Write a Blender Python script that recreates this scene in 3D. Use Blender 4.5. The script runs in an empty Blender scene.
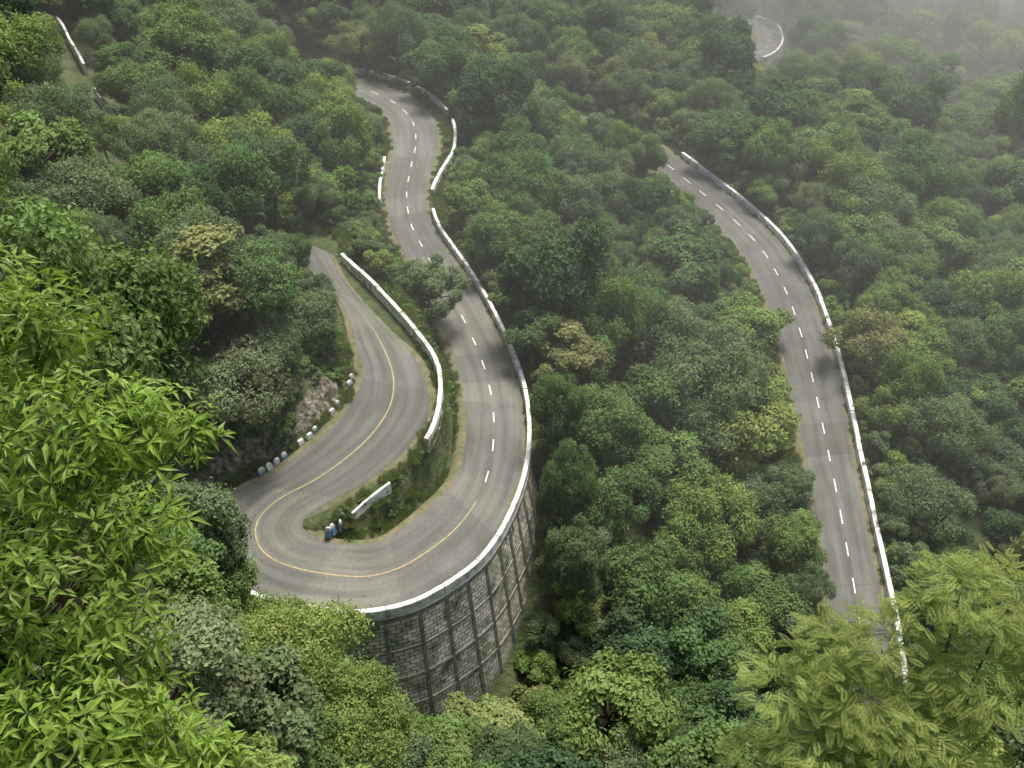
import bpy, math, random
import numpy as np
from mathutils import Vector
rng=np.random.default_rng(7); random.seed(7)
scene=bpy.context.scene
COL=scene.collection
EYE=np.array([0,0,80.0])
# ---------------------------------------------------------------- survey data (metres)
A_=[(-27.0,112.5,-22.5,109.0,15.3),(-24.3,106.6,-19.8,103.4,14.6),(-19.6,99.2,-14.3,95.1,14),(-17.2,92.0,-11.0,90.5,13.6),(-16.1,87.1,-9.1,85.3,13.2),(-16.7,83.0,-8.8,80.4,12.8),
(-18.9,78.3,-10.7,75.6,12.4),(-22.6,73.4,-14.4,71.5,12),(-26.4,70.5,-17.9,68.9,11.6),(-28.5,66.2,-19.0,67.6,11.2),(-26.7,61.4,-18.5,66.3,10.8),(-21.6,59.0,-17.0,65.4,10.4),
(-14.4,57.6,-13.3,65.5,10),(-9.8,58.6,-11.6,66.8,9.6),(-6.5,61.1,-10.0,69.0,9.1),(-3.0,65.4,-7.7,72.6,8.5),(-0.7,71.5,-5.8,76.9,7.8),(0.7,78.1,-5.2,82.0,7),
(1.2,85.3,-5.2,87.9,6.2),(0.8,93.3,-5.7,93.6,5.5),(-0.7,101.9,-7.0,100.9,4.9),(-3.2,111.6,-9.6,110.0,4.3),(-6.1,121.0,-12.6,118.4,3.8),(-9.7,130.4,-15.6,128.1,3.4),
(-12.6,139.5,-18.4,137.6,3),(-13.7,149.7,-20.2,148.0,2.8),(-13.4,159.2,-20.6,158.8,2.6),(-12.9,168.5,-20.9,167.7,2.5),(-14.3,177.9,-22.0,176.1,2.5),(-17.8,185.7,-24.7,182.4,2.5),
(-22.7,192.0,-28.0,186.6,2.5),(-30.1,197.1,-32.3,191.0,2.5),(-40,200,-41,194,2.5)]
R_=[(10,200,8,193,-5),(25.2,189.1,21.7,182.3,-5.5),(30.8,181.4,25.9,175.8,-6),(35.2,173.1,29.3,168.2,-6.3),(38.9,165.7,32.6,161.2,-6.6),(42.2,158.5,35.6,154.5,-7),(45.2,149.4,38.2,146.4,-7.4),(46.7,137.9,39.5,136.0,-7.8),
(46.8,127.4,39.6,126.0,-8.2),(46.2,116.7,39.1,115.8,-8.6),(45.3,107.7,38.6,107.0,-9),(44.4,99.9,38.1,99.2,-9.3),(43.5,91.8,37.5,91.3,-9.6),(42.7,84.8,36.8,84.4,-9.9),
(42.0,78.1,36.1,77.7,-10.2),(41.4,72.7,35.3,72.2,-10.5),(40.4,65.8,34.2,65.4,-11),(38,55,32,55.5,-12),(35,44,29.5,45.5,-13)]
F_=[(52,326,51,320,-24),(62.9,321.3,60.8,313.9,-24),(71.0,314.8,67.6,308.5,-24),(77.3,305.3,71.5,300.4,-23.5),(76.9,293.6,71.3,292.4,-23),(73.8,282.9,68.4,284.9,-22.6),(67.6,274.2,63.2,279.2,-22.2),(58,268,55,273,-22),(46,264,45,270,-21)]
P_=[(-20.8,108.6,14.5),(-14.9,100.4,14),(-10.9,93.9,13.6),(-8.1,88.3,13.2),(-7.5,81.7,12.8),(-8.5,76.4,12.4),(-10.8,72.0,12),(-13.4,69.0,11.6),(-15.4,67.0,11.2)]
def resample(pts,step=1.0):
    P=np.array(pts,float);out=[];idx=[]
    n=len(P)
    for i in range(n-1):
        p0=P[max(i-1,0)];p1=P[i];p2=P[i+1];p3=P[min(i+2,n-1)]
        k=max(2,int(np.linalg.norm((p2-p1)[:2])/step))
        for j in range(k):
            t=j/k
            out.append(0.5*((2*p1)+(-p0+p2)*t+(2*p0-5*p1+4*p2-p3)*t*t+(-p0+3*p1-3*p2+p3)*t**3));idx.append(i+t)
    out.append(P[-1]);idx.append(n-1)
    return np.array(out),np.array(idx)
class Road:
    def __init__(s,data):
        D,s.idx=resample(data,0.9)
        s.O=D[:,:2];s.I=D[:,2:4];s.z=D[:,4]
        s.C=(s.O+s.I)/2;d=s.O-s.I;s.w=np.linalg.norm(d,axis=1)/2;s.n=d/(2*s.w[:,None])
        seg=np.linalg.norm(np.diff(s.C,axis=0),axis=1);s.arc=np.concatenate([[0],np.cumsum(seg)])
    def at(s,off):
        return s.C+s.n*(np.asarray(off).reshape(-1,1) if np.ndim(off) else off)
A=Road(A_);R=Road(R_);F=Road(F_)
# ---------------------------------------------------------------- terrain
BP=np.array([(0,0,73),(-15,0,76),(15,0,72),(0,8,60),(-8,6,67),(8,9,59),(20,10,55),(0,18,38),(15,20,32),(-20,20,60),(-19,30,53),(0,30,17),(15,32,8),(-11,36,20),(-24,35,46),(-35,30,62),(-35,45,42),
(-10,44,7),(0,42,1),(10,45,-6),(30,40,-12),(-22,47,13),(-14,52,2),(-6,52,-4.5),(2,60,-8),(7,72,-6),(7,85,-1),(6,100,0),(-30,56,11),(-36,64,16),(15,60,-14),(20,90,-14),(20,75,-16),(30,60,-14),
(-33,76,19),(-27,82,20),(-23,90,19.5),(-40,85,25),(-60,85,32),(-90,90,50),(-50,110,24),(-30,105,18),(-35,125,13),(-60,140,22),(-25,130,6),(-30,150,5),(-60,175,18),(-90,175,30),(-45,200,7),(-9,112,6),
(3,125,-3),(0,145,-4),(15,120,-10),(25,140,-10),(0,170,-4),(10,185,-4),(20,160,-7),(40,195,-8),(60,170,-11),(60,140,-12),(60,110,-15),(58,80,-16),(50,55,-18),(100,100,-27),(100,160,-22),(100,220,-25),
(60,240,-19),(20,240,-9),(-20,240,0),(-70,240,12),(73,290,-23),(30,290,-16),(-40,300,3),(-120,300,22),(120,300,-30),(60,340,-27),(0,360,-16),(-80,380,2),(150,380,-40),(60,430,-36),(200,250,-38),(200,120,-35),(-150,150,50),(-150,50,75),
(150,40,-25),(80,20,20),(-80,0,80),(100,-40,60),(-100,-60,90),(0,-60,95),(0,600,-45),(300,600,-60),(-300,600,10),(500,200,-50),(-500,200,80),(600,900,-30),(-600,900,30),(0,900,-40),(400,-300,50),(-400,-300,110)],float)
def kern(r): return -np.sqrt(r*r+6.0**2)
d=np.linalg.norm(BP[:,None,:2]-BP[None,:,:2],axis=2)
n=len(BP);Mx=np.zeros((n+3,n+3));Mx[:n,:n]=kern(d);Mx[:n,n]=1;Mx[:n,n+1:]=BP[:,:2]/100;Mx[n,:n]=1;Mx[n+1:,:n]=BP[:,:2].T/100
Mx[:n,:n]+=np.eye(n)*-0.3
wts=np.linalg.solve(Mx,np.concatenate([BP[:,2],[0,0,0]]))
def noise2(x,y):
    return (np.sin(x*.31+1.3*np.sin(y*.17))*np.sin(y*.27+1.1*np.sin(x*.21))*.6+np.sin(x*.83+y*.37)*np.sin(y*.91-x*.29)*.3)
def base(x,y):
    x=np.clip(x,-700,700);y=np.clip(y,-400,1000)
    z=np.zeros(len(x))
    for i in range(n): z+=wts[i]*kern(np.hypot(x-BP[i,0],y-BP[i,1]))
    return z+wts[n]+wts[n+1]*x/100+wts[n+2]*y/100
hp=int(np.searchsorted(A.idx,10.0))
SUBS=[(A,0,hp),(A,hp,len(A.z)),(R,0,len(R.z)),(F,0,len(F.z))]
def nearest(road,a,b,x,y):
    C=road.C[a:b]
    D=(x[:,None]-C[None,:,0])**2+(y[:,None]-C[None,:,1])**2
    k=D.argmin(1)+a
    dx=x-road.C[k,0];dy=y-road.C[k,1]
    return k,np.sqrt(D.min(1)),dx*road.n[k,0]+dy*road.n[k,1]
def sstep(t): t=np.clip(t,0,1);return t*t*(3-2*t)
SINK=.5   # road bed below the carriageway
def terrain(x,y,full=False):
    x=np.asarray(x,float);y=np.asarray(y,float)
    Z=np.zeros(len(x));DE=np.zeros((len(x),4));SG=np.zeros((len(x),4));IX=np.zeros((len(x),4))
    for s in range(0,len(x),4000):
        xx=x[s:s+4000];yy=y[s:s+4000];zb=base(xx,yy)
        num=zb/5.0**2.5;den=np.full(len(xx),1/5.0**2.5)
        best=np.full(len(xx),1e9);zroad=np.zeros(len(xx));cut=np.zeros(len(xx))
        for j,(rd,a,b) in enumerate(SUBS):
            k,dist,sg=nearest(rd,a,b,xx,yy)
            de=dist-rd.w[k]
            DE[s:s+4000,j]=de;SG[s:s+4000,j]=sg;IX[s:s+4000,j]=rd.idx[k]
            lim=np.full(len(xx),1.0)
            e=np.maximum(de-1.1,0.03)
            w=e**-2.5
            if j==1:
                wall=(sg>0)&(rd.idx[k]>11.2)&(rd.idx[k]<17.5)
                lim=np.where(wall,.5,lim);w=np.where(wall&(de>.5),0,w)
            if j==0:
                w0=(sg>0)&(rd.idx[k]>9.6)&(xx>-22)
                lim=np.where(w0,.5,lim);w=np.where(w0&(de>.5),0,w)
                ix=rd.idx[k];cut=np.where(sg>0,sstep((ix-3.6)/.8)*sstep((9-ix)/.8)*sstep((de-1.7)/1.3)*(1-sstep((de-5)/7))*2.0,0)
            q=dist/rd.w[k]+np.where(de<lim,0,1e6)
            u=q<best;best=np.where(u,q,best);zroad=np.where(u,rd.z[k]-SINK,zroad)
            num+=w*(rd.z[k]-0.2);den+=w
        zz=num/den+cut
        zz=np.where(best<1e5,zroad,zz)
        Z[s:s+4000]=zz
    dm=DE.min(1)
    Z+=noise2(x,y)*np.clip((dm-2)/6,0,1)*0.9
    if full: return Z,DE,SG,IX
    return Z
# ---------------------------------------------------------------- mesh helpers
def build(name,V,Q,mats,mi=None,tint=None,smooth=None,uv=None,parent=None,link=True,rock=None):
    V=np.asarray(V,np.float32);Q=np.asarray(Q,np.int32)
    me=bpy.data.meshes.new(name)
    me.vertices.add(len(V));me.vertices.foreach_set("co",V.ravel())
    me.loops.add(Q.size);me.loops.foreach_set("vertex_index",Q.ravel())
    me.polygons.add(len(Q));me.polygons.foreach_set("loop_start",np.arange(0,Q.size,4,dtype=np.int32))
    for m in mats: me.materials.append(m)
    if mi is not None: me.polygons.foreach_set("material_index",np.asarray(mi,np.int32))
    me.polygons.foreach_set("use_smooth",np.zeros(len(Q),bool) if smooth is None else np.asarray(smooth,bool))
    if tint is not None:
        at=me.attributes.new("tint","FLOAT","FACE");at.data.foreach_set("value",np.asarray(tint,np.float32))
    if rock is not None:
        at=me.attributes.new("rock","FLOAT","POINT");at.data.foreach_set("value",np.asarray(rock,np.float32))
    me.update(calc_edges=True)
    if uv is not None:
        l=me.uv_layers.new(name="UVMap");l.data.foreach_set("uv",np.asarray(uv,np.float32)[Q.ravel()].ravel())
    me.validate()
    if not link: return me
    o=bpy.data.objects.new(name,me);COL.objects.link(o)
    if parent: o.parent=parent
    return o
def tube(pts,rad,k=6):
    pts=np.array(pts,float);V=[];Q=[]
    for i,p in enumerate(pts):
        t=pts[min(i+1,len(pts)-1)]-pts[max(i-1,0)];t/=np.linalg.norm(t)+1e-9
        u=np.cross(t,[0.3,1,0.1]);u/=np.linalg.norm(u);v=np.cross(t,u)
        for j in range(k):
            a=2*math.pi*j/k;V.append(p+rad[i]*(u*math.cos(a)+v*math.sin(a)))
    for i in range(len(pts)-1):
        for j in range(k):
            Q.append((i*k+j,i*k+(j+1)%k,(i+1)*k+(j+1)%k,(i+1)*k+j))
    return np.array(V),np.array(Q)
def unit(v): return v/(np.linalg.norm(v,axis=1,keepdims=True)+1e-9)
def leaf_quads(c,nrm,L,W,r,tdir=None):
    m=len(c);rv=r.normal(size=(m,3)) if tdir is None else tdir
    t=unit(rv-nrm*(rv*nrm).sum(1,keepdims=True));b=np.cross(nrm,t)
    L=(L*r.uniform(.7,1.3,m))[:,None];W=(W*r.uniform(.7,1.3,m))[:,None]
    V=np.stack([c-t*L/2,c+b*W/2+t*L*.05,c+t*L/2-nrm*L*.12,c-b*W/2+t*L*.05],1).reshape(-1,3)
    return V,np.arange(m*4).reshape(m,4)
# ---------------------------------------------------------------- materials
def newmat(name):
    m=bpy.data.materials.new(name);m.use_nodes=True;nt=m.node_tree;nt.nodes.clear()
    return m,nt,nt.nodes,nt.links
def ramp(N,stops):
    r=N.new("ShaderNodeValToRGB");e=r.color_ramp.elements
    while len(e)<len(stops): e.new(0.5)
    for i,(p,c) in enumerate(stops): e[i].position=p;e[i].color=(*c,1)
    return r
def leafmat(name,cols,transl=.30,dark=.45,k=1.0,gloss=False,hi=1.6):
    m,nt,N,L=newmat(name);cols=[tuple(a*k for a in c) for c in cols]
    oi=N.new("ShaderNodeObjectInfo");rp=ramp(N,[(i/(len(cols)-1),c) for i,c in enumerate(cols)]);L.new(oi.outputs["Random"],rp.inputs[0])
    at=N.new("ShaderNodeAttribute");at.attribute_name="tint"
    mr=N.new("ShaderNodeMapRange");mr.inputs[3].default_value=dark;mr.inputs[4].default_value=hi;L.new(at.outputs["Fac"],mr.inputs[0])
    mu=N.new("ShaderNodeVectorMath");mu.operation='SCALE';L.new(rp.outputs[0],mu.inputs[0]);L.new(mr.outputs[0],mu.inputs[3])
    if gloss:
        p=N.new("ShaderNodeBsdfPrincipled");p.inputs["Roughness"].default_value=.45;p.inputs["Specular IOR Level"].default_value=.35
        L.new(mu.outputs[0],p.inputs["Base Color"])
    else:
        p=N.new("ShaderNodeBsdfDiffuse");L.new(mu.outputs[0],p.inputs[0])
    tr=N.new("ShaderNodeBsdfTranslucent")
    m2=N.new("ShaderNodeVectorMath");m2.operation='MULTIPLY';m2.inputs[1].default_value=(1.28,1.4,.72);L.new(mu.outputs[0],m2.inputs[0]);L.new(m2.outputs[0],tr.inputs[0])
    mx=N.new("ShaderNodeMixShader");mx.inputs[0].default_value=transl;L.new(p.outputs[0],mx.inputs[1]);L.new(tr.outputs[0],mx.inputs[2])
    o=N.new("ShaderNodeOutputMaterial");L.new(mx.outputs[0],o.inputs[0]);return m
def noisemat(name,stops,scale=1.,detail=8,rough=.9,bump=.0,coord="Object",spec=.2):
    m,nt,N,L=newmat(name)
    tc=N.new("ShaderNodeTexCoord");nz=N.new("ShaderNodeTexNoise");nz.inputs["Scale"].default_value=scale;nz.inputs["Detail"].default_value=detail;nz.inputs["Roughness"].default_value=.65
    L.new(tc.outputs[coord],nz.inputs[0]);rp=ramp(N,stops);L.new(nz.outputs[0],rp.inputs[0])
    p=N.new("ShaderNodeBsdfPrincipled");p.inputs["Roughness"].default_value=rough;p.inputs["Specular IOR Level"].default_value=spec;L.new(rp.outputs[0],p.inputs["Base Color"])
    if bump:
        b=N.new("ShaderNodeBump");b.inputs["Strength"].default_value=bump;L.new(nz.outputs[0],b.inputs["Height"]);L.new(b.outputs[0],p.inputs["Normal"])
    o=N.new("ShaderNodeOutputMaterial");L.new(p.outputs[0],o.inputs[0]);return m
bark=noisemat("bark",[(.3,(.06,.045,.03)),(.7,(.16,.13,.1))],scale=6,bump=.4)
KF=1.75
ML=[leafmat("foliage_mid",[(.050,.086,.034),(.076,.114,.039),(.056,.094,.042),(.094,.130,.041),(.078,.120,.045)],k=KF),
    leafmat("foliage_grey",[(.070,.096,.056),(.090,.118,.060),(.070,.102,.052),(.104,.122,.068)],k=KF),
    leafmat("foliage_dark",[(.036,.062,.031),(.048,.078,.035),(.041,.070,.037)],k=KF),
    leafmat("foliage_yellow",[(.104,.138,.042),(.124,.148,.049),(.092,.128,.042),(.122,.124,.056)],k=KF)]
MBUSH=leafmat("foliage_shrub",[(.068,.108,.036),(.096,.142,.043),(.058,.096,.036)],k=KF)
MGRASS=leafmat("grass_blades",[(.10,.145,.045),(.13,.155,.06),(.08,.13,.04),(.16,.148,.07)],k=1.5)
def asphalt(name,c0,c1):
    m,nt,N,L=newmat(name)
    tc=N.new("ShaderNodeTexCoord");uv=N.new("ShaderNodeUVMap")
    n1=N.new("ShaderNodeTexNoise");n1.inputs["Scale"].default_value=.22;n1.inputs["Detail"].default_value=8;L.new(tc.outputs["Object"],n1.inputs[0])
    r1=ramp(N,[(.3,c0),(.7,c1)]);L.new(n1.outputs[0],r1.inputs[0])
    mp=N.new("ShaderNodeMapping");mp.inputs["Scale"].default_value=(.9,.05,1);L.new(uv.outputs[0],mp.inputs[0])
    n2=N.new("ShaderNodeTexNoise");n2.inputs["Scale"].default_value=1.3;n2.inputs["Detail"].default_value=4;L.new(mp.outputs[0],n2.inputs[0])
    r2=ramp(N,[(.35,(.74,.74,.74)),(.65,(1.14,1.13,1.10))]);L.new(n2.outputs[0],r2.inputs[0])
    n3=N.new("ShaderNodeTexNoise");n3.inputs["Scale"].default_value=7;n3.inputs["Detail"].default_value=6;L.new(tc.outputs["Object"],n3.inputs[0])
    r3=ramp(N,[(.3,(.80,.80,.80)),(.7,(1.17,1.17,1.17))]);L.new(n3.outputs[0],r3.inputs[0])
    a=N.new("ShaderNodeVectorMath");a.operation='MULTIPLY';L.new(r1.outputs[0],a.inputs[0]);L.new(r2.outputs[0],a.inputs[1])
    b=N.new("ShaderNodeVectorMath");b.operation='MULTIPLY';L.new(a.outputs[0],b.inputs[0]);L.new(r3.outputs[0],b.inputs[1])
    mp2=N.new("ShaderNodeMapping");mp2.inputs["Scale"].default_value=(.0,.16,1);L.new(uv.outputs[0],mp2.inputs[0])
    vo=N.new("ShaderNodeTexVoronoi");vo.voronoi_dimensions='2D';vo.inputs["Scale"].default_value=1;L.new(mp2.outputs[0],vo.inputs[0])
    sx=N.new("ShaderNodeSeparateColor");L.new(vo.outputs["Color"],sx.inputs[0])
    r4=ramp(N,[(.0,(.84,.84,.85)),(.5,(1,1,1)),(1,(1.09,1.09,1.07))]);L.new(sx.outputs[0],r4.inputs[0])
    c=N.new("ShaderNodeVectorMath");c.operation='MULTIPLY';L.new(b.outputs[0],c.inputs[0]);L.new(r4.outputs[0],c.inputs[1])
    p=N.new("ShaderNodeBsdfPrincipled");p.inputs["Roughness"].default_value=.85;p.inputs["Specular IOR Level"].default_value=.25;L.new(c.outputs[0],p.inputs["Base Color"])
    bu=N.new("ShaderNodeBump");bu.inputs["Strength"].default_value=.15;L.new(n3.outputs[0],bu.inputs["Height"]);L.new(bu.outputs[0],p.inputs["Normal"])
    o=N.new("ShaderNodeOutputMaterial");L.new(p.outputs[0],o.inputs[0]);return m
MROAD=asphalt("worn_asphalt",(.125,.128,.115),(.172,.174,.157))
MROAD2=asphalt("asphalt_main",(.108,.111,.101),(.146,.148,.137))
MVERGE=noisemat("dirt_verge",[(.35,(.08,.12,.04)),(.5,(.15,.145,.08)),(.7,(.23,.19,.13))],scale=1.1,bump=.3)
MWHITE=noisemat("road_paint_white",[(.3,(.38,.38,.36)),(.5,(.70,.70,.67))],scale=3,rough=.6)
MYEL=noisemat("road_paint_yellow",[(.35,(.26,.23,.14)),(.6,(.46,.37,.17))],scale=2,rough=.7)
MPARA=noisemat("whitewash",[(.32,(.24,.235,.20)),(.46,(.58,.58,.55)),(.58,(.80,.80,.79))],scale=1.0,rough=.8,bump=.1)
MCOPE=noisemat("stained_concrete",[(.35,(.16,.155,.13)),(.6,(.31,.30,.26))],scale=1.3,bump=.3)
MBLUE=noisemat("blue_paint",[(.3,(.10,.18,.30)),(.6,(.2,.32,.5))],scale=4)
def terrmat():
    m,nt,N,L=newmat("hillside_soil")
    tc=N.new("ShaderNodeTexCoord");g=N.new("ShaderNodeNewGeometry");sp=N.new("ShaderNodeSeparateXYZ");L.new(g.outputs["Normal"],sp.inputs[0])
    n1=N.new("ShaderNodeTexNoise");n1.inputs["Scale"].default_value=.5;n1.inputs["Detail"].default_value=9;L.new(tc.outputs["Object"],n1.inputs[0])
    gr=ramp(N,[(.35,(.05,.075,.028)),(.55,(.08,.10,.042)),(.7,(.12,.11,.065))]);L.new(n1.outputs[0],gr.inputs[0])
    n3=N.new("ShaderNodeTexNoise");n3.inputs["Scale"].default_value=1.4;n3.inputs["Detail"].default_value=9;L.new(tc.outputs["Object"],n3.inputs[0])
    rk=ramp(N,[(.38,(.06,.075,.035)),(.47,(.14,.12,.095)),(.56,(.24,.22,.18)),(.7,(.34,.32,.28))]);L.new(n3.outputs[0],rk.inputs[0])
    mr=N.new("ShaderNodeMapRange");mr.inputs[1].default_value=.92;mr.inputs[2].default_value=.78;L.new(sp.outputs[2],mr.inputs[0])
    at=N.new("ShaderNodeAttribute");at.attribute_name="rock";mm=N.new("ShaderNodeMath");mm.operation='MULTIPLY';L.new(mr.outputs[0],mm.inputs[0]);L.new(at.outputs["Fac"],mm.inputs[1])
    mx=N.new("ShaderNodeMix");mx.data_type='RGBA';L.new(mm.outputs[0],mx.inputs[0]);L.new(gr.outputs[0],mx.inputs[6]);L.new(rk.outputs[0],mx.inputs[7])
    p=N.new("ShaderNodeBsdfPrincipled");p.inputs["Roughness"].default_value=.95;p.inputs["Specular IOR Level"].default_value=.1;L.new(mx.outputs[2],p.inputs["Base Color"])
    b=N.new("ShaderNodeBump");b.inputs["Strength"].default_value=.9;b.inputs["Distance"].default_value=.6;L.new(n3.outputs[0],b.inputs["Height"]);L.new(b.outputs[0],p.inputs["Normal"])
    o=N.new("ShaderNodeOutputMaterial");L.new(p.outputs[0],o.inputs[0]);return m
def wallmat():
    m,nt,N,L=newmat("stone_masonry")
    uv=N.new("ShaderNodeUVMap");br=N.new("ShaderNodeTexBrick")
    tc=N.new("ShaderNodeTexCoord");n1=N.new("ShaderNodeTexNoise");n1.inputs["Scale"].default_value=.5;n1.inputs["Detail"].default_value=9;L.new(tc.outputs["Object"],n1.inputs[0])
    nd=N.new("ShaderNodeTexNoise");nd.inputs["Scale"].default_value=2.2;L.new(tc.outputs["Object"],nd.inputs[0])
    ds=N.new("ShaderNodeVectorMath");ds.operation='MULTIPLY_ADD';ds.inputs[1].default_value=(.25,.25,.25);L.new(nd.outputs["Color"],ds.inputs[0]);L.new(uv.outputs[0],ds.inputs[2]);L.new(ds.outputs[0],br.inputs[0])
    br.inputs["Scale"].default_value=1;br.inputs["Brick Width"].default_value=.66;br.inputs["Row Height"].default_value=.42;br.inputs["Mortar Size"].default_value=.045;br.inputs["Mortar Smooth"].default_value=.3
    br.inputs["Color1"].default_value=(.40,.385,.33,1);br.inputs["Color2"].default_value=(.76,.73,.65,1);br.inputs["Mortar"].default_value=(.15,.14,.11,1)
    r=ramp(N,[(.36,(.30,.36,.24)),(.48,(.84,.83,.74)),(.62,(1.12,1.09,1.0))]);L.new(n1.outputs[0],r.inputs[0])
    a=N.new("ShaderNodeVectorMath");a.operation='MULTIPLY';L.new(br.outputs[0],a.inputs[0]);L.new(r.outputs[0],a.inputs[1])
    p=N.new("ShaderNodeBsdfPrincipled");p.inputs["Roughness"].default_value=.9;L.new(a.outputs[0],p.inputs["Base Color"])
    b=N.new("ShaderNodeBump");b.inputs["Strength"].default_value=.6;b.inputs["Distance"].default_value=.08;L.new(br.outputs["Fac"],b.inputs["Height"]);b.invert=True;L.new(b.outputs[0],p.inputs["Normal"])
    o=N.new("ShaderNodeOutputMaterial");L.new(p.outputs[0],o.inputs[0]);return m
MWALL=wallmat()
# ---------------------------------------------------------------- terrain mesh
def axis(lo,hi,step,far_lo,far_hi,g=1.12):
    a=list(np.arange(lo,hi+.01,step));s=step;x=hi
    while x<far_hi: s*=g;x+=s;a.append(x)
    s=step;x=lo;b=[]
    while x>far_lo: s*=g;x-=s;b.append(x)
    return np.array(b[::-1]+a)
gx=axis(-48,58,.65,-3000,3000);gy=axis(40,200,.65,-2500,3500)
XX,YY=np.meshgrid(gx,gy);xs=XX.ravel();ys=YY.ravel()
zs,DE,SG,IX=terrain(xs,ys,True)
rock=((SG[:,0]>0)&(IX[:,0]>2.5)&(IX[:,0]<10)&(DE[:,0]<8)&(DE[:,0]>1.2)).astype(float)
zs+=rock*.45*(np.sin(xs*2.1+ys)*np.sin(ys*1.7-xs*.6)+.5*np.sin(xs*4.3-ys*3.1))
nx,ny=len(gx),len(gy);ii=np.arange(nx*ny).reshape(ny,nx)
Q=np.stack([ii[:-1,:-1],ii[:-1,1:],ii[1:,1:],ii[1:,:-1]],-1).reshape(-1,4)
build("ground",np.stack([xs,ys,zs],1),Q,[terrmat()],smooth=np.ones(len(Q),bool),rock=rock)
# ---------------------------------------------------------------- roads
def ribbon(road,offs,dz,name,mat,parent):
    k=len(offs);V=[];UV=[]
    for j,o in enumerate(offs):
        oo=o(road)
        p=road.at(oo);z=road.z+dz[j]
        V.append(np.column_stack([p,z]));UV.append(np.column_stack([oo,road.arc]))
    V=np.stack(V,1).reshape(-1,3);UV=np.stack(UV,1).reshape(-1,2)
    m=len(road.z);ii=np.arange(m*k).reshape(m,k)
    Q=np.stack([ii[:-1,:-1],ii[:-1,1:],ii[1:,1:],ii[1:,:-1]],-1).reshape(-1,4)
    return build(name,V,Q[:,::-1],[mat],uv=UV,parent=parent,smooth=np.ones(len(Q),bool))
def empty(name):
    e=bpy.data.objects.new(name,None);COL.objects.link(e);return e
def jag(seed,amp,rd):
    r=np.random.default_rng(seed);v=r.normal(size=len(rd.z));return np.convolve(v,np.ones(3)/3,'same')*amp
roadA=empty("hairpin_road");roadR=empty("mountain_road");roadF=empty("distant_road")
for k,(rd,par,mt) in enumerate(((A,roadA,MROAD),(R,roadR,MROAD2),(F,roadF,MROAD2))):
    ja=jag(k,.18,rd);jb=jag(k+9,.18,rd);eo=1.02 if k==0 else 1.5
    ribbon(rd,[lambda r:-r.w-1.35,lambda r:-r.w-.7,lambda r:-r.w+jb,lambda r:-r.w*.5,lambda r:r.w*0,lambda r:r.w*.5,lambda r:r.w+ja,lambda r:r.w+.6,lambda r:r.w+.95,lambda r:r.w+eo],[-.75,-.06,-.03,-.04,-.02,-.04,-.03,-.04,-.06,-.75],"verge",MVERGE,par)
    ribbon(rd,[lambda r:-r.w+jb,lambda r:-r.w*.5,lambda r:r.w*0,lambda r:r.w*.5,lambda r:r.w+ja],[.0,.02,.04,.02,.0],"asphalt",mt,par)
def dashes(rd,par,name,mat,a0,a1,per,dash,w,off=0.):
    arc=rd.arc;V=[];Q=[]
    s=np.interp(a0,rd.idx,arc);e=np.interp(a1,rd.idx,arc)
    def P(t,o):
        x=np.interp(t,arc,rd.C[:,0]);y=np.interp(t,arc,rd.C[:,1]);z=np.interp(t,arc,rd.z)
        nx_=np.interp(t,arc,rd.n[:,0]);ny_=np.interp(t,arc,rd.n[:,1]);return (x+nx_*o,y+ny_*o,z+.055-abs(o)*.012)
    while s<e:
        L_=min(dash*random.uniform(.85,1.1),e-s);m=max(1,int(L_/1.0))
        for i in range(m):
            t0=s+L_*i/m;t1=s+L_*(i+1)/m;b=len(V)
            V+=[P(t0,off-w/2),P(t0,off+w/2),P(t1,off+w/2),P(t1,off-w/2)];Q.append((b,b+1,b+2,b+3))
        s+=per
    build(name,V,Q,[mat],parent=par)
dashes(A,roadA,"centre_line_solid",MYEL,1.2,15.8,500,500,.14,.0)
dashes(A,roadA,"centre_line_dashes",MWHITE,16.4,31,5.6,2.2,.16)
dashes(R,roadR,"centre_line_dashes",MWHITE,1,18,5.3,2.3,.16)
dashes(F,roadF,"centre_line_dashes",MWHITE,0,8,6.0,2.4,.15)
# ---------------------------------------------------------------- parapets
def wall_from_line(name,P,h,t,mat,seg=5.0,gap=.07,sink=.5,hj=.06,skip=0.0,seed=0):
    rr=random.Random(seed);P=np.array(P,float);s=np.concatenate([[0],np.cumsum(np.linalg.norm(np.diff(P[:,:2],axis=0),axis=1))])
    V=[];Q=[];a=0.
    f=lambda q:np.array([np.interp(q,s,P[:,k]) for k in range(3)])
    while a<s[-1]-.5:
        b=min(a+seg*rr.uniform(.8,1.25),s[-1]);
        if rr.random()<skip: a=b;continue
        hh=h+rr.uniform(-hj,hj);m=max(2,int((b-a)/.9)+1)
        q=np.linspace(a,b-gap,m);b0=len(V);lat=rr.uniform(-.04,.04)
        for k,qq in enumerate(q):
            p=f(qq);p2=f(min(qq+.2,s[-1]));p1=f(max(qq-.2,0));d=p2-p1;d[2]=0;d/=np.linalg.norm(d)+1e-9;nn=np.array([-d[1],d[0],0])
            c=p+nn*lat
            for o,z in ((-t/2-.03,-sink),(-t/2,hh-.05),(-t/2+.05,hh),(t/2-.05,hh),(t/2,hh-.05),(t/2+.03,-sink)):
                V.append(c+nn*o+np.array([0,0,z]))
        for k in range(m-1):
            for j in range(5): Q.append((b0+k*6+j,b0+k*6+j+1,b0+(k+1)*6+j+1,b0+(k+1)*6+j))
        for e in (b0,b0+(m-1)*6): Q+= [(e,e+1,e+4,e+5),(e+1,e+2,e+3,e+4)]
        a=b
    return build(name,V,Q,[mat])
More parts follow.
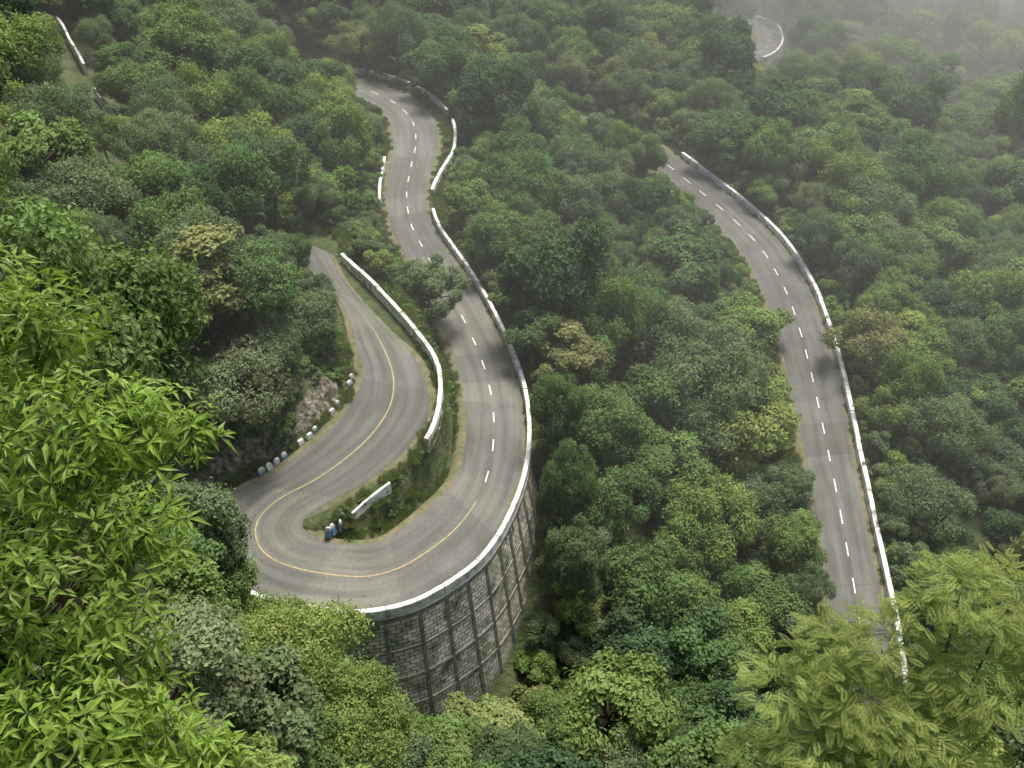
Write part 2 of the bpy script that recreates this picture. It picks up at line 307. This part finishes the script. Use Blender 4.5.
def line(rd,a,b,off):
    m=(rd.idx>=a)&(rd.idx<=b);o=off(rd) if callable(off) else rd.w+off
    return np.column_stack([rd.at(o),rd.z])[m]
wall_from_line("white_parapet_wall",line(A,10.6,24.2,.72),1.0,.48,MPARA,seed=1,sink=.8)
wall_from_line("white_parapet_wall",line(A,24.8,31.5,lambda r:r.w+.8+2.2*np.clip((r.idx-24.8)/1.5,0,1)),1.0,.55,MPARA,seed=2,skip=.08,sink=.9)
wall_from_line("white_parapet_wall",line(A,24.6,26.2,lambda r:-r.w-1.0),.9,.45,MPARA,seed=3,sink=.8)
Pl,_=resample(P_,1.0);wall_from_line("white_parapet_wall",Pl[:int(len(Pl)*.80)],1.0,.48,MPARA,seed=4,sink=.9)
wall_from_line("white_parapet_wall",line(R,2.2,18,.85),1.0,.58,MPARA,seed=5,skip=.03,sink=.9)
wall_from_line("white_parapet_wall",line(F,2,6.0,.8),1.0,.6,MPARA,seed=6,sink=.9)
wall_from_line("white_parapet_wall",[(-14.9,67.6,11.0),(-13.5,69.3,11.3),(-11.6,71.2,11.6)],1.0,.28,MPARA,seed=8,seg=20,sink=.9)
def post(name,x,y,z,w,h,mat,cap=None,lean=0.,yaw=0.):
    V=[];Q=[]
    prof=[(w*.55,-.3),(w*.52,h*.3),(w*.5,h*.6),(w*.44,h*.88),(w*.25,h)]
    ca,sa=math.cos(yaw),math.sin(yaw)
    for (r,zz) in prof:
        for sx,sy in ((-1,-1),(1,-1),(1,1),(-1,1)):
            a_=sx*r;b_=sy*r*.5;V.append((x+a_*ca-b_*sa+lean*zz,y+a_*sa+b_*ca,z+zz))
    mi=[]
    for i in range(4):
        for j in range(4): Q.append((i*4+j,i*4+(j+1)%4,(i+1)*4+(j+1)%4,(i+1)*4+j));mi.append(1 if (cap and i in(0,1)) else 0)
    Q.append((16,17,18,19));mi.append(0)
    return build(name,V,Q,[mat,cap or mat],mi=mi)
for i,(x,y) in enumerate([(-17.0,65.9),(-16.5,66.3),(-16.0,66.8)]):
    post("guard_stone",x,y,10.85,.5,1.0,MPARA,MBLUE,lean=.12*(-1)**i,yaw=i)
gl=line(A,4.2,9.0,lambda r:r.w+1.05)
for k,t in enumerate([.02,.07,.2,.24,.36,.40,.43,.52,.56,.60,.64]):
    q=gl[int(t*(len(gl)-1))];post("guard_stone",q[0]+random.uniform(-.15,.15),q[1]+random.uniform(-.15,.15),q[2]-.3,random.uniform(.5,.7),random.uniform(.8,1.1),MPARA,MBLUE if k%3==1 else None,lean=random.uniform(-.15,.15),yaw=.9)
ul=[(-71.8,162.8),(-63.7,149.4),(-59.0,140.3),(-55.9,137.0),(-50,132),(-40.5,127.1)]
ulp,_=resample(ul,1.5);ulz=terrain(ulp[:,0],ulp[:,1])
wall_from_line("white_parapet_wall",np.column_stack([ulp,ulz+.8]),1.0,.4,MPARA,seed=11,skip=.4,sink=1.8,seg=3)
# ---------------------------------------------------------------- retaining wall
rw=empty("stone_retaining_wall")
m=(A.idx>=10.9)&(A.idx<=17.6);top=np.column_stack([A.at(A.w+1.0),A.z])[m];nn=A.n[m];arc=A.arc[m]
lev=np.linspace(0,15,16);V=[];UV=[]
bat=.20
for l in lev:
    V.append(np.column_stack([top[:,:2]+nn*(bat*l),top[:,2]-.05-l]));UV.append(np.column_stack([arc,np.full(len(arc),-l)]))
V=np.stack(V,1);k=len(lev);mm=len(top);ii=np.arange(mm*k).reshape(mm,k)
Q=np.stack([ii[:-1,:-1],ii[:-1,1:],ii[1:,1:],ii[1:,:-1]],-1).reshape(-1,4)
build("masonry_face",V.reshape(-1,3),Q[:,::-1],[MWALL],uv=np.stack(UV,1).reshape(-1,2),parent=rw,smooth=np.ones(len(Q),bool))
cs=[(-.75,-.01),(.12,-.01),(.12,-.45),(.02,-.46)]
V=np.stack([np.column_stack([top[:,:2]+nn*o,top[:,2]+z]) for o,z in cs],1);ii=np.arange(mm*4).reshape(mm,4)
Q=np.stack([ii[:-1,:-1],ii[:-1,1:],ii[1:,1:],ii[1:,:-1]],-1).reshape(-1,4);build("coping",V.reshape(-1,3),Q[:,::-1],[MCOPE],parent=rw)
V=[];Q=[]
f=lambda s,k_:np.interp(s,arc,k_)
s=arc[0]+.6
while s<arc[-1]-.5:
    c=np.array([f(s,top[:,0]),f(s,top[:,1]),f(s,top[:,2])]);nv=np.array([f(s,nn[:,0]),f(s,nn[:,1]),0]);nv/=np.linalg.norm(nv);tv=np.array([-nv[1],nv[0],0])
    b0=len(V)
    for l in (.47,15):
        o=c+nv*(bat*l)+np.array([0,0,-.05-l])
        for a_,b_ in ((-.19,-.1),(-.17,.12),(.17,.12),(.19,-.1)): V.append(o+tv*a_+nv*b_)
    for j in range(3): Q.append((b0+j,b0+j+1,b0+4+j+1,b0+4+j))
    s+=2.5+random.uniform(-.25,.25)
for l in (3.6,6.8,10.0):
    b0=len(V)
    for i in range(mm):
        for dl,pr in ((0,-.05),(.0,.09),(.2,.09),(.2,-.05)):
            V.append(np.append(top[i,:2]+nn[i]*(bat*(l+dl)+pr),top[i,2]-.05-l-dl))
    for i in range(mm-1):
        for j in range(3): Q.append((b0+i*4+j,b0+i*4+j+1,b0+i*4+4+j+1,b0+i*4+4+j))
build("ribs_and_courses",V,Q,[MCOPE],parent=rw)
# ---------------------------------------------------------------- tree prototypes
def tree_mesh(name,seed,Rr,H,nl,N,L,W,mat,cz=.62,az=.36,lobe=(.30,.44),trunk=True,limbs=True):
    r=np.random.default_rng(seed)
    c0=np.array([0,0,H*cz]);ax=np.array([Rr,Rr,H*az])
    dirs=[];i=0
    while len(dirs)<nl:
        d=r.normal(size=3);d/=np.linalg.norm(d)
        if d[2]<-.45: continue
        if all(np.dot(d,e)<math.cos(1.9/math.sqrt(nl)) for e in dirs) or i>400: dirs.append(d)
        i+=1
    dirs=np.array(dirs);lc=c0+dirs*ax*r.uniform(.40,.95,(nl,1));lr=Rr*r.uniform(*lobe,nl)
    per=r.choice(nl,size=N,p=lr**2/(lr**2).sum())
    d=unit(r.normal(size=(N,3)));ld=dirs[per]
    dot=(d*ld).sum(1);flip=dot<-.35;d[flip]-=2*dot[flip][:,None]*ld[flip]
    ph=r.uniform(0,6,(nl,3))[per]
    lump=1+.2*np.sin(d[:,0]*7+ph[:,0])*np.sin(d[:,1]*7+ph[:,1])+.12*np.sin(d[:,2]*13+ph[:,2]+d[:,0]*9)
    rad=lr[per]*lump*(1-.30*r.random(N)**2+.11*r.normal(size=N))
    c=lc[per]+d*rad[:,None]*np.array([1,1,.8])
    nr=unit(d*.8+np.array([0,0,.45])+r.normal(size=(N,3))*.6)
    V,Q=leaf_quads(c,nr,L,W,r)
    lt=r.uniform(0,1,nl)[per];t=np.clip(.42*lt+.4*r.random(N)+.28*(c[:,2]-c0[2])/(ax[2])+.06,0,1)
    Vs=[V];Qs=[Q];mi=[np.zeros(len(Q))];ti=[t];nv=len(V)
    if trunk:
        j=r.normal(size=(4,2))*.25
        tp=[(0,0,-1.2),(j[0,0]*.4,j[0,1]*.4,H*.15),(j[1,0],j[1,1],H*.35),(j[2,0],j[2,1],H*.55),(j[3,0],j[3,1],H*.75)]
        tv,tq=tube(tp,[H*.035,H*.026,H*.022,H*.016,H*.008],7);Vs.append(tv);Qs.append(tq+nv);mi.append(np.ones(len(tq)));ti.append(np.full(len(tq),.5));nv+=len(tv)
        if limbs:
            for q in range(nl):
                s=np.array(tp[2 if lc[q,2]<H*.6 else 3]);e=lc[q];md=(s+e)/2+np.array([0,0,-.08*H*r.random()])
                tv,tq=tube([s,md,e],[H*.013,H*.009,H*.003],5);Vs.append(tv);Qs.append(tq+nv);mi.append(np.ones(len(tq)));ti.append(np.full(len(tq),.5));nv+=len(tv)
    return build(name,np.concatenate(Vs),np.concatenate(Qs),[mat,bark],mi=np.concatenate(mi),tint=np.concatenate(ti),link=False)
protos=[]
specs=[(4.4,10,16,13000,.34,.2,0),(5.4,9.5,30,16000,.34,.2,0),(3.5,11.5,18,11000,.32,.2,0),(4.6,9,24,11000,.30,.15,1),(5.0,10.5,20,14000,.36,.2,1),(4.2,9,14,13000,.34,.22,2),(5.2,11,26,15000,.36,.2,2),(4.0,8.5,18,10000,.32,.15,3),(3.6,9.5,12,9000,.4,.2,0),(4.8,10,12,12000,.32,.19,0),(4.6,9,28,9000,.30,.14,1),(3.0,12.5,14,9000,.32,.16,3)]
for i,(r_,h_,nl,N_,l_,w_,mk) in enumerate(specs):
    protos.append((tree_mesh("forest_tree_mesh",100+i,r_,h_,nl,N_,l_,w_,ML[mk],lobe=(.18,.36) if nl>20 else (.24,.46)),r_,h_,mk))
near=[]
for i,(r_,h_,nl,N_,l_,w_,mk) in enumerate([(4.6,10,26,34000,.22,.13,0),(4.8,9.5,30,30000,.22,.11,3),(4.2,10,24,30000,.24,.14,1)]):
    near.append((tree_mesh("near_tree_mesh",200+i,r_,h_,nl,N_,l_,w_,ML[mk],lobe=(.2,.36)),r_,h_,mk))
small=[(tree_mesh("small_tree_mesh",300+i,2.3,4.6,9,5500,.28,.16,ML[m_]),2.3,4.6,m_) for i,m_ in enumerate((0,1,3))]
bush=[(tree_mesh("shrub_mesh",400+i,1.25,1.7,7,2000,.22,.13,mt,cz=.42,az=.42,trunk=False),1.25,1.7,0) for i,mt in enumerate((MBUSH,ML[0],ML[1],MBUSH))]
# ---------------------------------------------------------------- keep-clear sight lines of the viewpoint
T=[]
def add(rd,a,b,offs,dz=0,step=2):
    m=np.where((rd.idx>=a)&(rd.idx<=b))[0][::step]
    for o in offs: T.append(np.column_stack([rd.at(o(rd)),rd.z+dz])[m])
add(A,1.3,9.0,[lambda r:-r.w,lambda r:0*r.w,lambda r:r.w+.2],.2)
add(A,9.0,12,[lambda r:-r.w,lambda r:.3*r.w],.2)
add(A,11.8,30.2,[lambda r:-r.w,lambda r:0*r.w,lambda r:r.w+.7],.2)
add(A,24,29,[lambda r:r.w+3.0],.5)
add(A,12.3,16.0,[lambda r:r.w+1.4],-3.5);add(A,12.8,15.8,[lambda r:r.w+2.6],-8);add(A,13.2,15.0,[lambda r:r.w+3.2],-11)
add(A,5.0,8.4,[lambda r:r.w+1.6],1.5)
add(A,5.2,7.9,[lambda r:r.w+3.],3.5)
add(A,14,20.5,[lambda r:-r.w-2.0],.4)
add(R,3.2,14.1,[lambda r:-r.w*.55,lambda r:r.w*.4,lambda r:r.w+.9],.3)
add(F,2.2,5.2,[lambda r:-r.w,lambda r:r.w+1],.3)
T.append(Pl+np.array([0,0,.4]))
sel=np.r_[0:len(ulp)*2//3:3];T.append(np.column_stack([ulp,ulz+2.0])[sel])
T=np.concatenate(T)
ray=T-EYE
def clear(x,y,z,Rr,H,f=.95):
    ok=np.ones(len(x),bool);c=np.stack([x,y,z+H*.60],1);rz=H*.42
    for s in range(0,len(x),400):
        cc=c[s:s+400];RR=np.broadcast_to(Rr,len(x))[s:s+400][:,None];ZZ=np.broadcast_to(rz,len(x))[s:s+400][:,None]
        k=RR/ZZ
        rel=cc-EYE
        dx=ray[None,:,0];dy=ray[None,:,1];dz=ray[None,:,2]*k
        px=rel[:,0:1];py=rel[:,1:2];pz=rel[:,2:3]*k
        t=np.clip((dx*px+dy*py+dz*pz)/(dx*dx+dy*dy+dz*dz),0,1)
        dd=np.sqrt((px-t*dx)**2+(py-t*dy)**2+(pz-t*dz)**2)
        ok[s:s+400]=(dd>RR*f).all(1)
    return ok
forest=empty("forest");shrubs=empty("shrubs");grass=empty("grass")
def inst(me,par,x,y,z,s,name,sz=None,tilt=.05):
    o=bpy.data.objects.new(name,me);COL.objects.link(o);o.parent=par
    o.location=(x,y,z);o.rotation_euler=(random.gauss(0,tilt),random.gauss(0,tilt),random.uniform(0,6.283));sz=sz or s*random.uniform(.88,1.15);o.scale=(s,s*random.uniform(.9,1.1),sz)
    return o
def cand(y0,y1,sp,wid):
    out=[]
    y=y0
    while y<y1:
        h=wid(y);x=-h+random.uniform(0,sp)
        while x<h: out.append((x+random.uniform(-.4,.4)*sp,y+random.uniform(-.4,.4)*sp));x+=sp
        y+=sp
    return np.array(out)
W_=lambda y:.60*y+28
C=np.concatenate([cand(18,215,5.8,W_),cand(215,480,8,W_),cand(480,800,14,lambda y:.5*y+40)])
x,y=C[:,0],C[:,1];z,DE,SG,IX=terrain(x,y,True);dm=DE.min(1)
far=np.where(y>480,1.9,np.where(y>215,1.2,1.0))
s=(.55+.75*rng.random(len(x))**1.2+.4*(rng.random(len(x))<.10))*far
Rm=4.5*s;Hm=10*s*rng.uniform(.80,1.28,len(x))
cov=noise2(x*.25,y*.25)
ok=(dm>1.2+Rm*.42)
# (x,y,scale,height scale,proto)
heroes=[(-13.5,35.5,1.05,1.05,1),(-9.5,32.0,.82,.9,1),(-20.5,41,.95,1,0),(-10.6,108.3,1.02,1.02,2),(-20.3,51.3,.95,1.1,1),(-16,49.6,.72,1.1,0),(-25,54.5,.85,1.0,1),(-19.2,29,.85,1.25,0),(-25.6,105.2,.5,.6,0),(-28,100,.7,.8,2),(-22.5,96.8,.5,.62,2),(32.3,65,.62,.9,0),(33.5,57,.7,.95,1),
 (5.2,76,.72,1.45,0),(5.6,69,.75,1.45,2),(5.2,83.5,.66,1.1,0),(-17,34.5,.8,.95,2),(24,168.5,.85,1.05,0),(16,175,.95,1.1,2),(20.5,171.5,.8,1.15,0),(8.5,184,.9,1.1,0),(14,57.5,.95,1.0,0)]
for h_ in heroes: ok&=np.hypot(x-h_[0],y-h_[1])>4.2
ok&=~((x>-6)&(x<30)&(y<40)&(z>12))&~((y<24)&(x>-9))&(np.hypot(x,y)>17)
ok[ok]=clear(x[ok],y[ok],z[ok],Rm[ok],Hm[ok])
for i in np.where(ok)[0]:
    dist=math.dist((x[i],y[i],z[i]),EYE)
    if dist<78: pr=near[random.choice((0,0,1,2))]
    else:
        c_=cov[i]+random.gauss(0,.35);k_=0 if c_<.1 else 1
        if k_==0: pr=protos[random.choice((0,1,2,5,6,9,8,3,10))]
        else: pr=protos[random.choice((3,4,7,7,1,9,10,11))]
    sx=Rm[i]/pr[1];inst(pr[0],forest,x[i],y[i],z[i]-.3,sx,"forest_tree",sz=Hm[i]/pr[2])
def WV(): return ((SG[:,1]>0)&(IX[:,1]>11)&(IX[:,1]<16.5)&(DE[:,1]<4.5))|((SG[:,0]>0)&(IX[:,0]>4.6)&(IX[:,0]<8.7)&(DE[:,0]<3.6)&(rng.random(len(x))<.65))
rest=(~ok)&(y<340)&(np.hypot(x,y)>17)
s2=rng.uniform(.7,1.15,len(x));ok2=rest&(dm>2.0+s2*1.2)&~WV()
ok2&=~((DE[:,0]<7)&(DE[:,1]<7))
ok2[ok2]=clear(x[ok2],y[ok2],z[ok2],2.3*s2[ok2],4.6*s2[ok2])
for i in np.where(ok2)[0]:
    pr=random.choice(small);inst(pr[0],forest,x[i],y[i],z[i]-.1,s2[i],"small_tree")
C=np.concatenate([cand(18,205,3.4,lambda y:58),cand(255,330,5,lambda y:110)]);C=C[(C[:,1]<210)|(C[:,0]>30)];x,y=C[:,0],C[:,1];z,DE,SG,IX=terrain(x,y,True);dm=DE.min(1)
s2=rng.uniform(.45,.9,len(x));ok2=(dm>1.6+s2*1.3)&((dm<9)|(y<48))&~WV()&~((DE[:,0]<7)&(DE[:,1]<7))&(np.hypot(x,y)>15)
ok2[ok2]=clear(x[ok2],y[ok2],z[ok2],2.3*s2[ok2],4.6*s2[ok2])
for i in np.where(ok2)[0]:
    pr=random.choice(small);inst(pr[0],forest,x[i],y[i],z[i]-.1,s2[i],"small_tree")
# shrubs
C=cand(10,205,2.1,lambda y:58);x,y=C[:,0],C[:,1];z,DE,SG,IX=terrain(x,y,True);dm=DE.min(1)
s3=rng.uniform(.5,1.35,len(x));gap=(DE[:,0]<8)&(DE[:,1]<8);s3=np.where(gap,s3*.4,s3)
ok3=(dm>.9+s3*.9)&((dm<11)|((y<45)&(abs(x)<30))|((x<-18)&(x>-50)&(y<125)&(dm<24)))&~WV()&(np.hypot(x,y)>9)
cl=clear(x,y,z,1.25*s3,1.7*s3);ok3&=(cl|gap)
for i in np.where(ok3)[0]:
    pr=random.choice(bush);inst(pr[0],shrubs,x[i],y[i],z[i]-.1,s3[i],"shrub")
C=cand(62,130,.95,lambda y:30);x,y=C[:,0],C[:,1];z,DE,SG,IX=terrain(x,y,True);dm=DE.min(1)
ok3=(DE[:,0]<9)&(DE[:,1]<9)&(dm>1.25)&(rng.random(len(x))<.85)
for i in np.where(ok3)[0]:
    inst(random.choice(bush)[0],shrubs,x[i],y[i],z[i]-.1,random.uniform(.2,.55),"shrub")
def grass_mesh(seed):
    r=np.random.default_rng(seed);N_=380;c=r.uniform(-.6,.6,(N_,2));h=r.uniform(.12,.38,N_);a=r.uniform(0,6.28,N_);w=.024
    le=r.normal(size=(N_,2))*.12
    b=np.column_stack([c,np.full(N_,-.12)]);dv=np.column_stack([np.cos(a),np.sin(a),a*0])*w
    tp=np.column_stack([c+le,h]);V=np.stack([b-dv,b+dv,tp+dv*.3,tp-dv*.3],1).reshape(-1,3)
    return build("grass_patch_mesh",V,np.arange(N_*4).reshape(-1,4),[MGRASS],tint=r.random(N_),link=False)
gm=[grass_mesh(i) for i in range(4)]
C=cand(50,200,.95,lambda y:52);x,y=C[:,0],C[:,1];z,DE,SG,IX=terrain(x,y,True);dm=DE.min(1)
sg_=rng.uniform(.7,1.3,len(x))
okg=(dm>.0+.62*sg_)&(dm<4.0)&~((SG[:,1]>0)&(IX[:,1]>10.8)&(IX[:,1]<17.2)&(DE[:,1]>.2)&(DE[:,1]<4))&~((SG[:,0]>0)&(IX[:,0]>4.6)&(IX[:,0]<8.7)&(DE[:,0]<3.6)&(DE[:,0]>1.8))
okg&=(rng.random(len(x))<.85)
for i in np.where(okg)[0]:
    lift=.1+(SINK-.15)*(dm[i]<1.0)
    inst(random.choice(gm),grass,x[i],y[i],z[i]+lift,sg_[i],"grass_patch",tilt=.1)
for (hx,hy,hs,hz,k_) in heroes:
    pr=near[k_];z_=terrain([hx],[hy])[0];inst(pr[0],None,hx,hy,z_-.3,hs,"broadleaf_tree",sz=hz)
# ---------------------------------------------------------------- foreground broadleaf tree (left)
MFL=leafmat("foliage_bright",[(.20,.30,.05),(.20,.30,.05)],transl=.42,dark=.42,gloss=True)
def fore_left():
    r=np.random.default_rng(5)
    lobes=[(-4.15,7.38,74.8,.55),(-4.7,7.5,74.9,.7),(-3.36,6.84,74.1,.55),(-2.75,6.75,74.25,.26),(-3.8,6.5,74.4,.65),(-3.04,6.02,73.74,.42),(-3.66,5.46,73.5,.75),(-3.2,5.2,73.2,.5),(-2.65,4.66,72.8,.42),(-3.44,4.47,72.9,.75),(-2.3,4.5,72.7,.28),
     (-5.5,7,74,1.0),(-5.2,5.5,73.3,1.1),(-4.8,4,72.5,1.0),(-3.0,3.6,72,.8),(-4.3,6,73.4,.8),(-4.2,4.6,72.6,.9),(-6.2,5.8,73.5,.9),(-3.9,3.9,72.0,.8),(-3.3,4.9,72.4,.7)]
    lb=np.array(lobes);vol=lb[:,3]**2;N_=4200;per=r.choice(len(lb),N_,p=vol/vol.sum())
    d=unit(r.normal(size=(N_,3)));tip=lb[per,:3]+d*(lb[per,3]*r.uniform(.35,1.08,N_))[:,None]
    g=terrain([-5.0],[5.5])[0]
    Vs=[];Qs=[];mi=[];ti=[];nv=0
    def tb(p,rad,k):
        nonlocal nv
        tv,tq=tube(p,rad,k);Vs.append(tv);Qs.append(tq+nv);mi.append(np.ones(len(tq)));ti.append(np.full(len(tq),.5));nv+=len(tv)
    tb([(-5.0,5.5,g-.5),(-5.05,5.5,(g+72)/2),(-4.9,5.5,72),(-4.6,5.7,73)],[.22,.18,.13,.08],8)
    for q in lb: tb([(-4.9,5.5,72),((-4.9+q[0])/2,(5.5+q[1])/2,(72+q[2])/2-.15),q[:3]],[.05,.03,.01],5)
    lt=r.random(len(lb))
    for i in range(N_):
        if r.random()<.3: tb([lb[per[i],:3],tip[i]],[.006,.003],4)
        m_=r.integers(4,8);ct=.5*r.random()+.5*lt[per[i]]
        a0=r.uniform(0,6.28)
        ax=unit((d[i]*.7+np.array([0,0,.7])+r.normal(size=3)*.45)[None])[0]
        u=np.cross(ax,[.2,.9,.1]);u/=np.linalg.norm(u);v=np.cross(ax,u)
        for k in range(m_):
            a=a0+k*6.283/m_+r.normal()*.4;L_=r.uniform(.09,.20);w=L_*.14
            dr=u*math.cos(a)+v*math.sin(a)+ax*r.uniform(-.3,.7);dr/=np.linalg.norm(dr);sd=np.cross(dr,ax);sd/=np.linalg.norm(sd)+1e-9
            up=np.cross(sd,dr);dn=np.array([0,0,-1.])
            p0=tip[i]+dr*.015-ax*r.uniform(0,.06);p1=p0+dr*L_*.45+dn*L_*.03;p2=p0+dr*L_+dn*L_*r.uniform(.1,.4)
            e1=p0+dr*L_*.42+sd*w+up*w*.35;e2=p0+dr*L_*.42-sd*w+up*w*.35
            Vs.append(np.array([p0,e1,p2,p1,e2]));Qs.append(np.array([(0,3,2,1),(0,4,2,3)])+nv);nv+=5
            mi.append(np.zeros(2));t_=np.clip(ct*.6+r.random()*.4,0,1);ti.append(np.array([t_,t_*.85]))
    build("broadleaf_tree",np.concatenate(Vs),np.concatenate(Qs),[MFL,bark],mi=np.concatenate(mi),tint=np.concatenate(ti))
fore_left()
# ---------------------------------------------------------------- foreground acacia (right)
MAC=leafmat("foliage_acacia",[(.23,.28,.09),(.23,.28,.09)],transl=.4,dark=.45)
def fore_right():
    r=np.random.default_rng(8)
    lb=np.array([(4.19,9.66,66.4,.6),(4.97,10.05,66.87,.65),(5.75,10.15,67,.6),(7.0,10.6,67.6,.7),(7.8,10.5,67.5,.8),(6.06,9.4,66.0,.8),(4.8,9.1,65.7,.8),(7.3,9.76,66.5,.9),(3.8,9.0,65.5,.45),(6.7,9,65.5,1.0),(8.8,10,67,1),(9,8.6,66,1),(7.5,7.8,65.3,1),(5.5,7.8,65,1),(6.4,10.4,67.3,.4),(5.4,9.5,66.3,.7),(5.2,8.7,65.3,.8),(4.4,8.6,65.1,.6),(6.2,8.5,65.2,.9),(5.6,9.6,66.1,.8)])
    Vs=[];Qs=[];mi=[];ti=[];nv=0;g=terrain([7.0],[9.0])[0]
    tv,tq=tube([(7,9,g-.5),(6.9,9.1,(g+63)/2),(6.7,9.2,63.3),(6.6,9.3,64.5)],[.2,.15,.1,.06],8);Vs.append(tv);Qs.append(tq);mi.append(np.ones(len(tq)));ti.append(np.full(len(tq),.5));nv+=len(tv)
    for q in lb:
        tv,tq=tube([(6.7,9.2,63.3),((6.7+q[0])/2,(9.2+q[1])/2,(63.3+q[2])/2+.2),q[:3]],[.05,.03,.01],5);Vs.append(tv);Qs.append(tq+nv);mi.append(np.ones(len(tq)));ti.append(np.full(len(tq),.5));nv+=len(tv)
    N_=5600;per=r.choice(len(lb),N_,p=lb[:,3]**2/(lb[:,3]**2).sum());lt=r.random(len(lb))
    for i in range(N_):
        q=lb[per[i]];a=r.uniform(0,6.28);rr=math.sqrt(r.random());p=q[:3]+np.array([math.cos(a)*rr*q[3],math.sin(a)*rr*q[3],r.normal()*.2*q[3]+.18*(1-rr*rr)])
        da=a+r.normal()*.8;dr=np.array([math.cos(da),math.sin(da),r.uniform(-.25,.35)]);dr/=np.linalg.norm(dr);up=unit((np.array([0,0,1.])+r.normal(size=3)*.35)[None])[0];sd=np.cross(dr,up);sd/=np.linalg.norm(sd);up=np.cross(sd,dr)
        L_=r.uniform(.16,.38);m_=12;k=np.arange(m_)/m_;cen=p+dr*(k*L_)[:,None]+np.array([0,0,-1.])*((k*L_)**2*.6)[:,None]
        ct=.5*r.random()+.5*lt[per[i]]
        for sg in (-1,1):
            ll=.055*np.sin(np.clip(k*2.6+.5,0,3.0))+.015;dd=sd*sg+dr*.35;dd/=np.linalg.norm(dd)
            b0=cen;b1=cen+dd*ll[:,None]*.5+dr*.009;b2=cen+dd*ll[:,None];b3=cen+dd*ll[:,None]*.5-dr*.009
            V=np.stack([b0,b1,b2,b3],1).reshape(-1,3);Vs.append(V);Qs.append(np.arange(m_*4).reshape(-1,4)+nv);nv+=len(V);mi.append(np.zeros(m_));ti.append(np.clip(ct*.6+r.random(m_)*.4,0,1))
    build("acacia_tree",np.concatenate(Vs),np.concatenate(Qs),[MAC,bark],mi=np.concatenate(mi),tint=np.concatenate(ti))
fore_right()
# ---------------------------------------------------------------- haze: thin valley air + a denser mist bank beyond
def volmat(name,dens,col):
    hm=bpy.data.materials.new(name);hm.use_nodes=True;nt=hm.node_tree;nt.nodes.clear()
    vs=nt.nodes.new("ShaderNodeVolumeScatter");vs.inputs["Color"].default_value=(*col,1);vs.inputs["Density"].default_value=dens;vs.inputs["Anisotropy"].default_value=0
    oo=nt.nodes.new("ShaderNodeOutputMaterial");nt.links.new(vs.outputs[0],oo.inputs["Volume"]);return hm
x0,x1,y0,y1,z0,z1=-2500,2500,62,3200,-150,42
V=[(a,b,c) for c in (z0,z1) for b in (y0,y1) for a in (x0,x1)]
build("haze",V,[(0,2,3,1),(4,5,7,6),(0,1,5,4),(2,6,7,3),(0,4,6,2),(1,3,7,5)],[volmat("valley_haze",.0011,(1,1,.96))])
V=[];Q=[];nu,nv_=32,16
MC=(190,435,-30);MR=(265,235,64)
for i in range(nv_+1):
    for j in range(nu):
        a=math.pi*(.01+.98*i/nv_);b=2*math.pi*j/nu;V.append((MC[0]+MR[0]*math.sin(a)*math.cos(b),MC[1]+MR[1]*math.sin(a)*math.sin(b),MC[2]+MR[2]*math.cos(a)))
for i in range(nv_):
    for j in range(nu): Q.append((i*nu+j,(i+1)*nu+j,(i+1)*nu+(j+1)%nu,i*nu+(j+1)%nu))
for r0 in (0,nv_*nu):
    V.append((MC[0],MC[1],MC[2]+MR[2]*(1 if r0==0 else -1)));c=len(V)-1
    for j in range(0,nu,2): 
        q=(c,r0+j,r0+(j+1)%nu,r0+(j+2)%nu);Q.append(q if r0==0 else q[::-1])
build("mist_bank",V,Q,[volmat("mist",.0060,(1,1,.96))])
# ---------------------------------------------------------------- light
AZ,EL=math.radians(25),math.radians(68)
w=bpy.data.worlds.new("World");scene.world=w;w.use_nodes=True;nt=w.node_tree
sky=nt.nodes.new("ShaderNodeTexSky");sky.sky_type='NISHITA';sky.sun_disc=False;sky.sun_elevation=EL;sky.sun_rotation=AZ;sky.dust_density=5
bg=nt.nodes["Background"];nt.links.new(sky.outputs[0],bg.inputs[0]);bg.inputs[1].default_value=.15
sd=bpy.data.lights.new("sun","SUN");sd.energy=4.9;sd.angle=math.radians(18);sd.color=(1,.95,.84);so=bpy.data.objects.new("sun",sd);COL.objects.link(so)
dv=Vector((math.sin(AZ)*math.cos(EL),math.cos(AZ)*math.cos(EL),math.sin(EL)));so.rotation_euler=dv.to_track_quat('Z','Y').to_euler();so.location=(60,60,150)
# ---------------------------------------------------------------- camera
cd=bpy.data.cameras.new("camera");cd.sensor_width=36;cd.lens=36;cd.clip_start=.1;cd.clip_end=8000
co=bpy.data.objects.new("camera",cd);COL.objects.link(co);co.location=EYE;co.rotation_euler=(math.radians(90-38),0,0);scene.camera=co
scene.view_settings.view_transform='Standard';scene.view_settings.look='None';scene.view_settings.exposure=0
